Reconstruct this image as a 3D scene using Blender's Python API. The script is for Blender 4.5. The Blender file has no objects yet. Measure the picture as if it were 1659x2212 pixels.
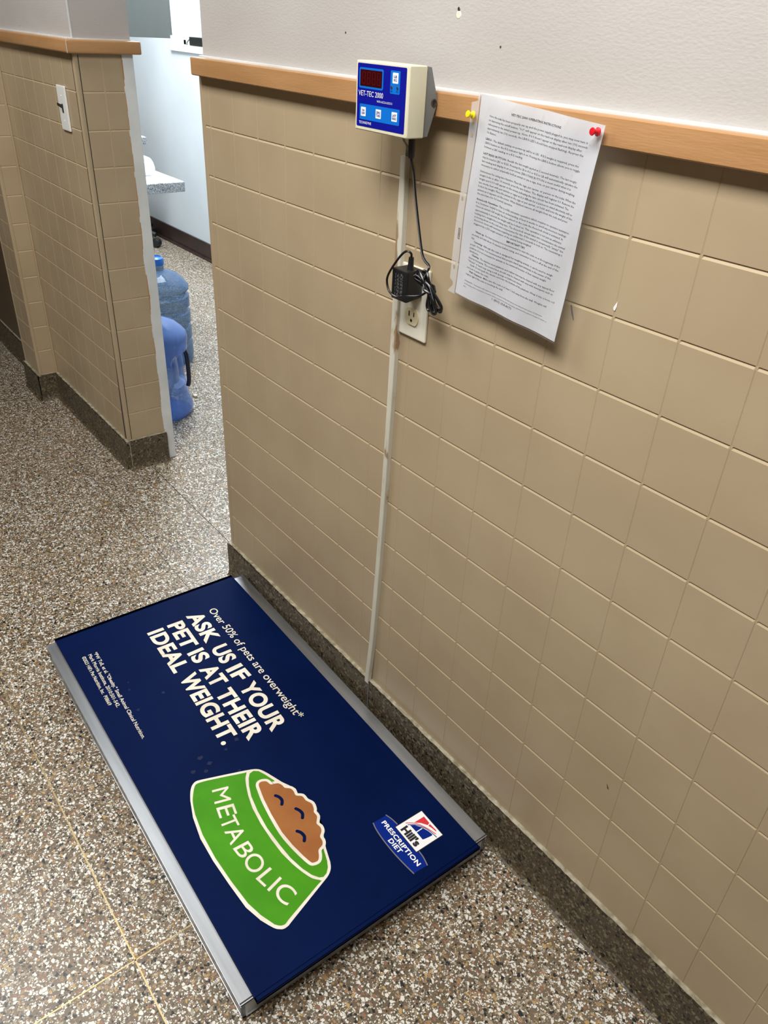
import bpy, bmesh, math, random
from mathutils import Vector, Matrix, noise
R_ = random.Random(7)
S = bpy.context.scene
COL = S.collection
U = 0.1016            # one wall tile (4 in); everything below is laid out in tiles, z from the foot of the tiling
HF = 1.12             # tiling starts this far above the floor
def V(x, y, z): return Vector((x * U, y * U, (z + HF) * U))

# ------------------------------------------------------------------ camera
cam_d = bpy.data.cameras.new('camera'); cam = bpy.data.objects.new('camera', cam_d); COL.objects.link(cam)
cam_d.sensor_fit = 'HORIZONTAL'; cam_d.sensor_width = 36.0
cam_d.lens = 36.0 * 1669.02 / 1659.0
rt = Vector((0.6122, 0.7893, 0.0479)).normalized(); dn0 = Vector((0.4470, -0.2960, -0.8441))
fw = rt.cross(dn0).normalized(); 
if fw.x > 0: fw = -fw
up = -(dn0 - dn0.dot(rt) * rt).normalized()
m = Matrix((rt, up, -fw)).transposed().to_4x4(); m.translation = V(16.744, -8.414, 13.056)
cam.matrix_world = m
cam_d.clip_start = 0.02
S.camera = cam
S.view_settings.view_transform = 'Standard'; S.view_settings.look = 'None'
S.view_settings.gamma = 1.0; S.view_settings.use_curve_mapping = False
S.view_settings.exposure = -0.10

# ------------------------------------------------------------------ world and lamps
w = bpy.data.worlds.new('world'); S.world = w; w.use_nodes = True
w.node_tree.nodes['Background'].inputs[0].default_value = (0.72, 0.94, 1.0, 1)
w.node_tree.nodes['Background'].inputs[1].default_value = 1.7
CEIL = 24.5
def area(name, x, y, z, sx, sy, power, color, rot=(0, 0, 0)):
    d = bpy.data.lights.new(name, 'AREA'); d.shape = 'RECTANGLE'; d.size = sx; d.size_y = sy
    d.energy = power; d.color = color
    o = bpy.data.objects.new(name, d); COL.objects.link(o); o.location = V(x, y, z); o.rotation_euler = rot
    return o
area('corridor_light_far', -6.5, -10.0, CEIL - .4, 1.2, .6, 37, (1.0, .985, .955))
area('corridor_light_near', 12.5, -10.0, CEIL - .4, 1.2, .6, 66, (1.0, .985, .955))
area('back_room_light', -24.0, 8.5, CEIL - .4, 2.0, .9, 165, (.90, .96, 1.0))

# ------------------------------------------------------------------ materials
def lin(c):
    f = lambda v: v / 12.92 if v <= .04045 else ((v + .055) / 1.055) ** 2.4
    return tuple(f(x / 255.) for x in c) + (1,)
def mat(name, rgb, rough=.5, metal=0, spec=.5, **k):
    m = bpy.data.materials.new(name); m.use_nodes = True
    b = m.node_tree.nodes['Principled BSDF']
    b.inputs['Base Color'].default_value = lin(rgb); b.inputs['Roughness'].default_value = rough
    b.inputs['Metallic'].default_value = metal; b.inputs['Specular IOR Level'].default_value = spec
    for a, v in k.items(): b.inputs[a.replace('_', ' ')].default_value = v
    return m
def nd(m, t, **k):
    n = m.node_tree.nodes.new(t)
    for a, v in k.items(): setattr(n, a, v)
    return n
def lk(m, a, b): m.node_tree.links.new(a, b)
def bsdf(m): return m.node_tree.nodes['Principled BSDF']
def coords(m, scale=(1, 1, 1)):
    g = nd(m, 'ShaderNodeNewGeometry'); mp = nd(m, 'ShaderNodeMapping'); mp.inputs['Scale'].default_value = scale
    lk(m, g.outputs['Position'], mp.inputs['Vector']); return mp.outputs['Vector']
def mottle(m, rgb1, rgb2, scale=8, detail=4, lo=.35, hi=.65, sc=(1, 1, 1), bump=0, bscale=200, bdist=.001):
    co = coords(m, sc)
    n = nd(m, 'ShaderNodeTexNoise'); n.inputs['Scale'].default_value = scale; n.inputs['Detail'].default_value = detail
    lk(m, co, n.inputs['Vector'])
    r = nd(m, 'ShaderNodeValToRGB'); r.color_ramp.elements[0].position = lo; r.color_ramp.elements[1].position = hi
    r.color_ramp.elements[0].color = lin(rgb1); r.color_ramp.elements[1].color = lin(rgb2)
    lk(m, n.outputs['Fac'], r.inputs['Fac']); lk(m, r.outputs['Color'], bsdf(m).inputs['Base Color'])
    if bump:
        n2 = nd(m, 'ShaderNodeTexNoise'); n2.inputs['Scale'].default_value = bscale; n2.inputs['Detail'].default_value = 3
        lk(m, co, n2.inputs['Vector']); b = nd(m, 'ShaderNodeBump'); b.inputs['Strength'].default_value = bump
        b.inputs['Distance'].default_value = bdist
        lk(m, n2.outputs['Fac'], b.inputs['Height']); lk(m, b.outputs['Normal'], bsdf(m).inputs['Normal'])
    return m
M = {}
M['tile'] = mottle(mat('beige_painted_tile', (172, 153, 125), .38), (168, 149, 121), (176, 158, 129), 5, bump=.08, bscale=140)
M['tile_joint'] = mat('beige_painted_joint', (182, 163, 132), .42)
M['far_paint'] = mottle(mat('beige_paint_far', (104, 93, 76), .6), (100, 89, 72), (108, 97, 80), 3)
M['shaded_wall'] = mottle(mat('shaded_wall_brown', (92, 76, 58), .45), (86, 70, 53), (98, 82, 63), 3)  # dark brown carries the shade lying on the recessed far wall
M['plaster'] = mottle(mat('cream_plaster', (208, 202, 196), .6), (178, 173, 169), (185, 181, 177), 2.5, bump=.28, bscale=150, sc=(1, 1, 2.2), bdist=.0016)
M['rail'] = mottle(mat('tan_painted_wood', (174, 131, 88), .36), (168, 125, 82), (180, 137, 94), 4, sc=(1, 1, 8), bump=.3, bscale=60)
M['white_wall'] = mottle(mat('cool_white_wall', (214, 222, 228), .6), (210, 218, 224), (219, 226, 231), 2)
M['white_paint'] = mottle(mat('white_gloss_paint', (212, 215, 214), .35), (203, 206, 205), (220, 222, 222), 9)
M['ceiling'] = mat('white_ceiling', (165, 163, 158), .8)
M['dark_base'] = mottle(mat('dark_brown_vinyl', (52, 36, 34), .4), (44, 30, 29), (60, 42, 39), 12)
M['steel'] = mottle(mat('brushed_steel', (172, 175, 179), .36, 1.0), (162, 165, 169), (180, 183, 187), 14, sc=(.25, 4, 1), bump=.05, bscale=300)
M['brass'] = mat('brass_strip', (176, 158, 118), .42, 1.0)
M['dark_joint'] = mat('dark_joint_filler', (52, 46, 38), .7)
M['navy'] = mottle(mat('navy_rubber_mat', (4, 27, 78), .6, spec=.05), (0, 15, 56), (0, 19, 62), 7, bump=.15, bscale=90)
M['navy_edge'] = mat('navy_mat_edge', (0, 14, 52), .55, spec=.1)
M['smudge'] = mat('faint_dried_smudge', (8, 20, 56), .5, spec=.15)
M['mat_white'] = mottle(mat('mat_print_cream', (222, 215, 198), .55, spec=.1), (212, 203, 185), (226, 220, 206), 22)
M['mat_green'] = mottle(mat('mat_print_green', (66, 138, 18), .55, spec=.12), (62, 132, 18), (69, 142, 20), 16)
M['mat_brown'] = mottle(mat('mat_print_brown', (152, 96, 52), .55, spec=.12), (146, 91, 49), (155, 99, 54), 18)
M['print_blue'] = mat('print_royal_blue', (0, 34, 122), .55, spec=.1)
M['print_red'] = mat('print_red', (208, 44, 54), .5)
M['print_white'] = mat('print_white', (236, 236, 236), .5)
M['print_black'] = mat('print_black', (14, 14, 18), .5)
M['print_grey'] = mat('print_grey', (112, 108, 112), .5)
M['cream_plastic'] = mottle(mat('cream_plastic_case', (216, 212, 186), .42), (213, 209, 183), (219, 215, 190), 30, bump=.05, bscale=500)
M['grey_plastic'] = mat('grey_bracket_plastic', (122, 126, 126), .5)
M['panel_blue'] = mat('panel_deep_blue', (10, 18, 142), .3)
M['panel_light'] = mat('panel_light_blue', (10, 108, 204), .3)
M['led'] = mat('dark_red_display', (52, 4, 10), .15)
M['led_seg'] = mat('unlit_red_segments', (84, 12, 16), .2)
M['black'] = mottle(mat('black_plastic', (20, 21, 24), .42), (18, 19, 22), (24, 25, 28), 20)
M['cord'] = mat('black_cord_vinyl', (14, 14, 17), .3)
M['stripe'] = mat('grey_cord_stripe', (112, 116, 124), .4)
M['grey_cable'] = mat('grey_flat_cable', (92, 92, 94), .5)
M['raceway'] = None
M['plate'] = mat('ivory_wall_plate', (224, 220, 204), .3)
M['white_plate'] = mat('white_wall_plate', (228, 229, 226), .3)
M['ivory'] = mat('ivory_receptacle', (214, 203, 168), .35)
M['slot'] = mat('dark_slot', (30, 24, 18), .6)
M['paper'] = mottle(mat('white_paper', (236, 238, 243), .6), (233, 235, 241), (239, 241, 245), 6)
M['ink'] = mat('dark_grey_ink', (62, 64, 76), .7, spec=.1)
M['ink_bold'] = mat('black_ink', (44, 45, 54), .6)
M['yellow'] = mat('yellow_pin_plastic', (238, 214, 24), .25)
M['red'] = mat('red_pin_plastic', (208, 28, 44), .25)
M['cabinet'] = mottle(mat('grey_cabinet_laminate', (96, 100, 97), .5), (93, 98, 95), (98, 102, 99), 4, sc=(1, 3, .4))
M['cardboard'] = mat('beige_chip', (205, 198, 176), .7)
M['chair'] = mat('black_chair_plastic', (24, 27, 30), .45)
M['bag'] = mat('white_bag_paper', (232, 234, 238), .7)
M['screw'] = mat('dark_screw_metal', (96, 98, 98), .4, .8)
M['bare'] = mat('bare_tan_patch', (158, 134, 104), .7)
M['hole'] = mat('dark_hole', (60, 54, 50), .8)

def terrazzo(name, mtx, cols, s_big, s_small, p_big, p_small, rough=.3):
    m = mat(name, mtx, rough); co = coords(m)
    nz = nd(m, 'ShaderNodeTexNoise'); nz.inputs['Scale'].default_value = s_big * 1.3; nz.inputs['Detail'].default_value = 2
    lk(m, co, nz.inputs['Vector'])
    mx = nd(m, 'ShaderNodeMixRGB', blend_type='LINEAR_LIGHT'); mx.inputs['Fac'].default_value = .0018
    lk(m, co, mx.inputs['Color1']); lk(m, nz.outputs['Color'], mx.inputs['Color2'])
    # matrix with a slow drift
    n0 = nd(m, 'ShaderNodeTexNoise'); n0.inputs['Scale'].default_value = 3.0; n0.inputs['Detail'].default_value = 5; lk(m, co, n0.inputs['Vector'])
    r0 = nd(m, 'ShaderNodeValToRGB'); r0.color_ramp.elements[0].position = .3; r0.color_ramp.elements[1].position = .7
    r0.color_ramp.elements[0].color = lin(tuple(int(c * .88) for c in mtx)); r0.color_ramp.elements[1].color = lin(tuple(min(255, int(c * 1.1)) for c in mtx))
    lk(m, n0.outputs['Fac'], r0.inputs['Fac'])
    prev = r0.outputs['Color']
    for sc, p, th in ((s_small, p_small, .065), (s_big, p_big, .07)):
        st = nd(m, 'ShaderNodeVectorMath', operation='MULTIPLY'); st.inputs[1].default_value = (1, 1.25, 1.1) if sc == s_big else (1.2, 1, 1)
        lk(m, mx.outputs['Color'], st.inputs[0])
        v = nd(m, 'ShaderNodeTexVoronoi', feature='F1'); v.inputs['Scale'].default_value = sc; lk(m, st.outputs[0], v.inputs['Vector'])
        e = nd(m, 'ShaderNodeTexVoronoi', feature='DISTANCE_TO_EDGE'); e.inputs['Scale'].default_value = sc; lk(m, st.outputs[0], e.inputs['Vector'])
        sp = nd(m, 'ShaderNodeSeparateColor'); lk(m, v.outputs['Color'], sp.inputs['Color'])
        a = nd(m, 'ShaderNodeMath', operation='LESS_THAN'); lk(m, sp.outputs[0], a.inputs[0]); a.inputs[1].default_value = p
        # chips differ in size: threshold from a second random channel
        t = nd(m, 'ShaderNodeMath', operation='MULTIPLY_ADD'); lk(m, sp.outputs[2], t.inputs[0]); t.inputs[1].default_value = .10; t.inputs[2].default_value = th
        b = nd(m, 'ShaderNodeMath', operation='GREATER_THAN'); lk(m, e.outputs['Distance'], b.inputs[0]); lk(m, t.outputs[0], b.inputs[1])
        c = nd(m, 'ShaderNodeMath', operation='MULTIPLY'); lk(m, a.outputs[0], c.inputs[0]); lk(m, b.outputs[0], c.inputs[1])
        r = nd(m, 'ShaderNodeValToRGB'); r.color_ramp.interpolation = 'CONSTANT'
        els = r.color_ramp.elements; acc = 0
        for i, (wt, rgb) in enumerate(cols):
            el = els[i] if i < 2 else els.new(acc)
            el.position = acc; el.color = lin(rgb); acc += wt
        lk(m, sp.outputs[1], r.inputs['Fac'])
        q = nd(m, 'ShaderNodeMixRGB'); lk(m, c.outputs[0], q.inputs['Fac']); lk(m, prev, q.inputs['Color1']); lk(m, r.outputs['Color'], q.inputs['Color2'])
        prev = q.outputs['Color']
    lk(m, prev, bsdf(m).inputs['Base Color'])
    n3 = nd(m, 'ShaderNodeTexNoise'); n3.inputs['Scale'].default_value = 7; n3.inputs['Detail'].default_value = 4; lk(m, co, n3.inputs['Vector'])
    r3 = nd(m, 'ShaderNodeMapRange'); r3.inputs['To Min'].default_value = rough - .06; r3.inputs['To Max'].default_value = rough + .1
    lk(m, n3.outputs['Fac'], r3.inputs['Value']); lk(m, r3.outputs[0], bsdf(m).inputs['Roughness'])
    return m
CHIPS = ((.44, (212, 210, 202)), (.12, (156, 147, 130)), (.10, (150, 118, 84)), (.07, (172, 142, 92)), (.06, (136, 96, 74)), (.06, (98, 88, 74)), (.15, (20, 23, 25)))
M['terrazzo'] = terrazzo('terrazzo_floor', (100, 87, 68), CHIPS, 142, 258, .54, .66, .33)
BCH = ((.22, (122, 112, 90)), (.2, (92, 80, 62)), (.18, (84, 66, 46)), (.12, (128, 116, 94)), (.10, (70, 58, 40)), (.18, (24, 22, 18)))
M['base_terrazzo'] = terrazzo('terrazzo_baseboard', (76, 67, 50), BCH, 120, 230, .5, .6, .55)
M['ledge'] = mottle(mat('dusty_cement_ledge', (150, 142, 118), .8), (120, 112, 88), (172, 165, 145), 60)

# painted raceway with worn patches
m = mat('worn_ivory_raceway', (204, 200, 184), .4); M['raceway'] = m
co = coords(m, (1, 1, .35)); n = nd(m, 'ShaderNodeTexNoise'); n.inputs['Scale'].default_value = 34; n.inputs['Detail'].default_value = 5; lk(m, co, n.inputs['Vector'])
r = nd(m, 'ShaderNodeValToRGB'); e = r.color_ramp.elements
e[0].position = .0; e[0].color = lin((150, 124, 96)); e[1].position = .385; e[1].color = lin((188, 178, 158))
x = e.new(.355); x.color = lin((150, 124, 96)); x = e.new(.42); x.color = lin((200, 197, 182)); x = e.new(.8); x.color = lin((212, 209, 194))
lk(m, n.outputs['Fac'], r.inputs['Fac']); lk(m, r.outputs['Color'], bsdf(m).inputs['Base Color'])
# speckled laminate counter
m = mat('speckled_laminate', (170, 174, 178), .4); M['speckle'] = m
co = coords(m); v = nd(m, 'ShaderNodeTexVoronoi'); v.inputs['Scale'].default_value = 380; lk(m, co, v.inputs['Vector'])
sp = nd(m, 'ShaderNodeSeparateColor'); lk(m, v.outputs['Color'], sp.inputs['Color'])
r = nd(m, 'ShaderNodeValToRGB'); r.color_ramp.interpolation = 'CONSTANT'; e = r.color_ramp.elements
e[0].position = 0; e[0].color = lin((70, 72, 78)); e[1].position = .14; e[1].color = lin((142, 146, 152))
x = e.new(.4); x.color = lin((176, 180, 184)); x = e.new(.75); x.color = lin((206, 209, 212))
lk(m, sp.outputs[0], r.inputs['Fac']); lk(m, r.outputs['Color'], bsdf(m).inputs['Base Color'])
def clear(name, tint, gloss_rgb, fac, rough=.08, rise=.5):
    m = bpy.data.materials.new(name); m.use_nodes = True; nt = m.node_tree; nt.nodes.clear()
    o = nd(m, 'ShaderNodeOutputMaterial'); t = nd(m, 'ShaderNodeBsdfTransparent'); t.inputs[0].default_value = tint
    p = nd(m, 'ShaderNodeBsdfPrincipled'); p.inputs['Base Color'].default_value = lin(gloss_rgb); p.inputs['Roughness'].default_value = rough
    lw = nd(m, 'ShaderNodeLayerWeight'); lw.inputs['Blend'].default_value = .35
    mr = nd(m, 'ShaderNodeMapRange'); mr.inputs['To Min'].default_value = fac; mr.inputs['To Max'].default_value = min(1, fac + rise)
    lk(m, lw.outputs['Facing'], mr.inputs['Value'])
    x = nd(m, 'ShaderNodeMixShader'); lk(m, mr.outputs[0], x.inputs[0]); lk(m, t.outputs[0], x.inputs[1]); lk(m, p.outputs[0], x.inputs[2]); lk(m, x.outputs[0], o.inputs[0])
    return m
M['sleeve'] = clear('clear_plastic_sleeve', (.995, .995, .995, 1), (235, 238, 240), .0, .2, .12)
M['strip'] = clear('milky_binding_strip', (.97, .97, .97, 1), (222, 224, 228), .42, .25, .2)
M['bottle'] = clear('translucent_blue_bottle', (.60, .74, .95, 1), (112, 142, 204), .34)
M['bottle_dark'] = clear('clear_blue_bottle', (.60, .72, .84, 1), (92, 122, 165), .22)
M['glass'] = clear('window_glass', (.9, .98, 1, 1), (220, 240, 245), .05)
M['bottle_handle'] = mat('dark_blue_handle', (16, 16, 46), .3)
M['cap'] = mat('blue_cap', (36, 108, 196), .35)

# ------------------------------------------------------------------ builders
ORG = {}
class B:
    """collects geometry in world coordinates (given in tiles through V)"""
    def __init__(s): s.bm = bmesh.new()
    def face(s, pts):
        try: return s.bm.faces.new([s.bm.verts.new(p) for p in pts])
        except ValueError: return None
    def box(s, x0, x1, y0, y1, z0, z1, bev=0, seg=2):
        r = bmesh.ops.create_cube(s.bm, size=1.0); a, b = V(x0, y0, z0), V(x1, y1, z1)
        for v in r['verts']:
            v.co = Vector(((a.x + b.x) / 2 + v.co.x * (b.x - a.x), (a.y + b.y) / 2 + v.co.y * (b.y - a.y), (a.z + b.z) / 2 + v.co.z * (b.z - a.z)))
        if bev:
            es = list({e for v in r['verts'] for e in v.link_edges})
            bmesh.ops.bevel(s.bm, geom=es, offset=bev * U, segments=seg, profile=.7, affect='EDGES')
        return s
    def prism(s, pts, d):
        """polygon of world points, pushed along vector d"""
        n = len(pts); a = [s.bm.verts.new(p) for p in pts]; b = [s.bm.verts.new(Vector(p) + d) for p in pts]
        s.bm.faces.new(a); s.bm.faces.new(b[::-1])
        for i in range(n): s.bm.faces.new((a[i], b[i], b[(i + 1) % n], a[(i + 1) % n]))
        return s
    def tube(s, pts, r, n=8, close=False, cap=True, flat=1.0):
        pts = [Vector(p) for p in pts]; N = len(pts); rings = []; prevn = None
        for i, p in enumerate(pts):
            a = pts[(i - 1) % N] if (i or close) else p; c = pts[(i + 1) % N] if (i < N - 1 or close) else p
            t = (c - a).normalized()
            nrm = prevn if prevn is not None else (Vector((0, 1, 0)) if abs(t.y) < .9 else Vector((1, 0, 0)))
            nrm = (nrm - nrm.dot(t) * t).normalized(); prevn = nrm; bn = t.cross(nrm)
            rr = r[i] if isinstance(r, (list, tuple)) else r
            rings.append([s.bm.verts.new(p + (nrm * math.cos(q) * flat + bn * math.sin(q)) * rr) for q in [2 * math.pi * k / n for k in range(n)]])
        for i in range(N if close else N - 1):
            A, C = rings[i], rings[(i + 1) % N]
            for k in range(n): s.bm.faces.new((A[k], A[(k + 1) % n], C[(k + 1) % n], C[k]))
        if cap and not close: s.bm.faces.new(rings[0]); s.bm.faces.new(rings[-1][::-1])
        return s
    def lathe(s, base, axis, prof, n=32, arc=None):
        """prof: (radius, height) along axis"""
        base = Vector(base); ax = Vector(axis).normalized(); e = ax.orthogonal().normalized(); f = ax.cross(e); rings = []
        for r, h in prof:
            rings.append([s.bm.verts.new(base + ax * h + (e * math.cos(q) + f * math.sin(q)) * max(r, 1e-5)) for q in [2 * math.pi * k / n for k in range(n)]])
        for A, C in zip(rings, rings[1:]):
            for k in range(n): s.bm.faces.new((A[k], A[(k + 1) % n], C[(k + 1) % n], C[k]))
        return s
    def link(s, name, mt, parent=None, smooth=False, org=None, fix=True):
        o0 = ORG[parent] if parent else (Vector(org) if org is not None else Vector((0, 0, 0)))
        if fix: bmesh.ops.recalc_face_normals(s.bm, faces=s.bm.faces)
        for v in s.bm.verts: v.co -= o0
        me = bpy.data.meshes.new(name); s.bm.to_mesh(me); s.bm.free()
        for mm in (mt if isinstance(mt, (list, tuple)) else [mt]): me.materials.append(mm)
        if smooth:
            for p in me.polygons: p.use_smooth = True
            try: me.set_sharp_from_angle(angle=math.radians(38))
            except Exception: pass
        o = bpy.data.objects.new(name, me); COL.objects.link(o); ORG[o] = o0
        if parent: o.parent = parent
        else: o.location = o0
        return o
def thing(name, label, cat, org, group=None):
    o = bpy.data.objects.new(name, None); COL.objects.link(o); o.location = org; o.empty_display_size = .03; ORG[o] = Vector(org)
    o['label'] = label; o['category'] = cat
    if group: o['group'] = group
    return o
def tag(o, label, cat, group=None):
    o['label'] = label; o['category'] = cat
    if group: o['group'] = group
    return o
def struct(o): o['kind'] = 'structure'; return o
def spline(pts, n=8, close=False):
    pts = [Vector(p) for p in pts]; N = len(pts); out = []
    for i in range(N if close else N - 1):
        g = (lambda k: pts[k % N]) if close else (lambda k: pts[max(0, min(N - 1, k))])
        p0, p1, p2, p3 = g(i - 1), g(i), g(i + 1), g(i + 2)
        for k in range(n):
            t = k / n
            out.append(.5 * ((2 * p1) + (p2 - p0) * t + (2 * p0 - 5 * p1 + 4 * p2 - p3) * t * t + (3 * p1 - p0 - 3 * p2 + p3) * t ** 3))
    if not close: out.append(pts[-1])
    return out
# text as filled outlines
TC = {}
def glyphs(s, bold=0.0, res=3, spacing=1.0, shear=0):
    k = (s, bold, res, spacing, shear)
    if k in TC: return TC[k]
    c = bpy.data.curves.new('t', 'FONT'); c.body = s; c.size = 1; c.offset = bold; c.resolution_u = res; c.space_character = spacing; c.shear = shear
    o = bpy.data.objects.new('t', c); COL.objects.link(o)
    dg = bpy.context.evaluated_depsgraph_get(); me = bpy.data.meshes.new_from_object(o.evaluated_get(dg))
    vs = [(v.co.x, v.co.y) for v in me.vertices]; fs = [tuple(p.vertices) for p in me.polygons]
    bpy.data.objects.remove(o); bpy.data.curves.remove(c); bpy.data.meshes.remove(me)
    TC[k] = (vs, fs); return TC[k]
CAPH = None
def put_text(b, s, f, w=None, h=1.0, bold=0.0, res=3, spacing=1.0, box=False, shear=0):
    """f(a,b): plane coordinates -> world; a along the line 0..w, b up, capitals h tall. box: fit glyph box to w x h"""
    global CAPH
    if CAPH is None: CAPH = max(y for x, y in glyphs('H')[0])
    vs, fs = glyphs(s, bold, res, spacing, shear)
    x0 = min(v[0] for v in vs); x1 = max(v[0] for v in vs)
    y0, y1 = (min(v[1] for v in vs), max(v[1] for v in vs)) if box else (0, CAPH + bold)
    sx = (w / (x1 - x0)) if w else h / CAPH
    V_ = [b.bm.verts.new(f((x - x0) * sx, (y - y0) / (y1 - y0) * h)) for x, y in vs]
    for q in fs:
        try: b.bm.faces.new([V_[i] for i in q])
        except ValueError: pass
    return (x1 - x0) * sx

# ------------------------------------------------------------------ setting: shell
XN, XF, YN, YB = 32.0, -46.0, -24.0, 15.55
XW, XA, TH = -0.34, -8.05, 1.42           # free end of the right wall, end of the left wall, wall thickness
FL = -HF
fl = struct(B().box(XF - 2, XN + 2, YN - 2, YB + 2, FL - .6, FL).link('floor', M['terrazzo']))
struct(B().box(XF - 2, XN + 2, YN - 2, YB + 2, CEIL, CEIL + .6).link('ceiling', M['ceiling']))
def strip(x0, x1, y0, y1, mt, nm='divider_strip'):
    b = B(); b.box(x0, x1, y0, y1, FL - .05, FL + .0035); return b.link(nm, mt, fl)
strip(.5, 26, -6.892, -6.864, M['brass']); strip(XF, .5, -6.84, -6.815, M['dark_joint'])
strip(8.688, 8.712, YN, -.3, M['brass']); strip(-8.0, -.5, 0.63, .656, M['dark_joint'])
strip(XF, .5, -1.445, -1.432, M['dark_joint'], 'floor_joint'); strip(-16.3, -16.27, YN, -.3, M['dark_joint'], 'floor_joint')
strip(-11.61, -11.59, 1.8, YB, M['dark_joint'], 'floor_joint'); strip(-.616, -.604, YN, -.2, M['dark_joint'], 'floor_joint')

def tile_face(b, s0, s1, joints, zt, zb, to3, hw=.036, hd=.019, vw=.011, vd=.0055, vj=True):
    """painted tiling: deep horizontal joints, paint-filled shallow vertical ones that bridge the horizontals"""
    ss = {s0, s1}; zs = {zt, zb}
    for j in joints:
        if s0 + .05 < j < s1 - .05:
            for d in (-.03, -vw, 0, vw, .03): ss.add(j + d)
    for k in range(1, 13):
        z = 12 - k
        if zb + .05 < z < zt - .05:
            for d in (-.030, .010, .021): zs.add(z + d)
    ss = sorted(ss); zs = sorted(zs)
    def dep(s, z):
        dv = min([abs(s - j) for j in joints] + [9]); k = round(z); dh = abs(z - k) if (1 <= k <= 11) else 9
        h = hd if abs(z - k - .010) < .003 else 0
        v = 0 if dv > vw * .5 else vd
        if dv < .02: return v
        return max(h, v)
    g = [[b.bm.verts.new(to3(s, z, dep(s, z))) for s in ss] for z in zs]
    for i in range(len(zs) - 1):
        for k in range(len(ss) - 1):
            f = b.bm.faces.new((g[i][k], g[i][k + 1], g[i + 1][k + 1], g[i + 1][k])); zc = (zs[i] + zs[i + 1]) / 2; sc_ = (ss[k] + ss[k + 1]) / 2
            if (abs(zc - round(zc) + .006) < .03 and 1 <= round(zc) <= 11) or (vj and min([abs(sc_ - j) for j in joints] + [9]) < vw): f.material_index = 1

# right wall: plaster body, tiled dado, end bead
wr = struct(B().box(XW + .1, XN, .05, TH, FL, CEIL).link('wall_right', M['plaster']))
jr = [.9945 * c + .01395 * (c % 2) for c in range(0, 31)]
b = B(); tile_face(b, XW + .11, XN, jr, 12.02, -.02, lambda s, z, d: V(s, d - .0, z), vw=.013, vd=.0075, vj=False); b.link('tile_facing', [M['tile'], M['tile_joint']], wr, fix=False)
b = B(); b.box(XW - .06, XW + .095, -.012, .12, -.02, 12.0, .05, 3); b.box(XW - .06, XW + .05, .1, TH + .02, -.02, 12.0)
b.link('corner_bead', M['tile'], wr)
# left wall: same build, its end faces the camera
b = B(); b.box(-44, XA - .05, .05, TH, FL, 12.1); b.box(-44, XA - .02, .05, TH + .28, 12.1, CEIL); wl = struct(b.link('wall_left', M['plaster']))
B().box(XA - .05, XA - .03, .05, TH, 0, 11.9).link('joint_backing', M['dark_joint'], wl)
jl = [XA - .06 - .985 * k for k in range(0, 9)]
b = B(); tile_face(b, -15.6, XA - .17, jl, 12.02, -.02, lambda s, z, d: V(s, d, z)); b.link('tile_facing', [M['tile'], M['tile_joint']], wl, fix=False)
b = B(); tile_face(b, .15, TH, [.78], 12.02, -.02, lambda s, z, d: V(XA - d, s, z)); b.link('tile_facing', [M['tile'], M['tile_joint']], wl, fix=False)
b = B(); b.box(XA - .13, XA + .012, -.012, .135, -.02, 12.0, .055, 4); b.link('corner_bead', M['tile'], wl, smooth=True)
b = B(); b.prism([V(XA - .135, -.004, 4.4), V(XA - .15, -.004, 3.2), V(XA - .235, -.004, 1.2), V(XA - .25, -.004, 0), V(XA - .13, -.004, 0)], Vector((0, .003, 0)))
b.link('open_crack', M['hole'], wl)
# pilaster beyond it and the recessed wall further on
pl = struct(B().box(-17.45, -15.62, -.70, .2, FL, CEIL).link('wall_pilaster', M['plaster']))
b = B(); tile_face(b, -.62, -.06, [], 12.02, -.02, lambda s, z, d: V(-15.6 - d, s, z))
tile_face(b, -17.4, -15.75, [-16.55], 12.02, -.02, lambda s, z, d: V(s, -.72 + d, z)); b.link('tile_facing', [M['tile'], M['tile_joint']], pl, fix=False)
b = B(); b.box(-15.74, -15.59, -.735, -.60, -.02, 12, .05, 4); b.box(-17.5, -17.38, -.735, .0, -.02, 12, .03, 2); b.box(-15.62, -15.5, -.07, .0, -.02, 12, .03, 2)
b.link('corner_bead', M['tile'], pl)
b = B(); tile_face(b, -44, -17.5, [-18 - k for k in range(26)], 12.02, -.02, lambda s, z, d: V(s, -.1 + d, z)); b.box(-44, -17.5, -.13, -.06, 0, .28, .03)
b.box(-44, -17.5, -.06, .1, FL, CEIL); b.link('tile_facing', [M['tile'], M['tile_joint']], wl)

def baseboard(name, x0, x1, yf, zt=0.0, p=.125, dirn='x', parent=None, side=-1, seed=1):
    """terrazzo base with a worn arris, a dusty ledge and a small cove at the floor"""
    rr = random.Random(seed); n = max(2, int(abs(x1 - x0) / .09)); body = B(); led = B(); prev = None
    for i in range(n + 1):
        s = x0 + (x1 - x0) * i / n; j = rr.uniform(0, .035); k = rr.uniform(0, .03)
        prof = [(0, zt), (p - .02 - k * .7, zt + .004), (p - .004, zt - .02 - j), (p, zt - .06 - j), (p, FL + .16), (p + .02, FL + .07), (p + .055, FL + .018), (p + .10, FL - .002)]
        f = (lambda o, z: V(s, yf + side * o, z)) if dirn == 'x' else (lambda o, z: V(yf + side * o, s, z))
        cur = ([body.bm.verts.new(f(o, z)) for o, z in prof[1:]], [led.bm.verts.new(f(o, z)) for o, z in prof[:3]])
        if prev:
            for P, C, bb in ((prev[0], cur[0], body), (prev[1], cur[1], led)):
                for q in range(len(P) - 1): bb.bm.faces.new((P[q], P[q + 1], C[q + 1], C[q]))
        prev = cur
    o = struct(body.link(name, M['base_terrazzo'])); led.link('ledge', M['ledge'], o)
    return o
br = baseboard('baseboard_right', XW - .08, XN, 0.0, seed=3)
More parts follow.
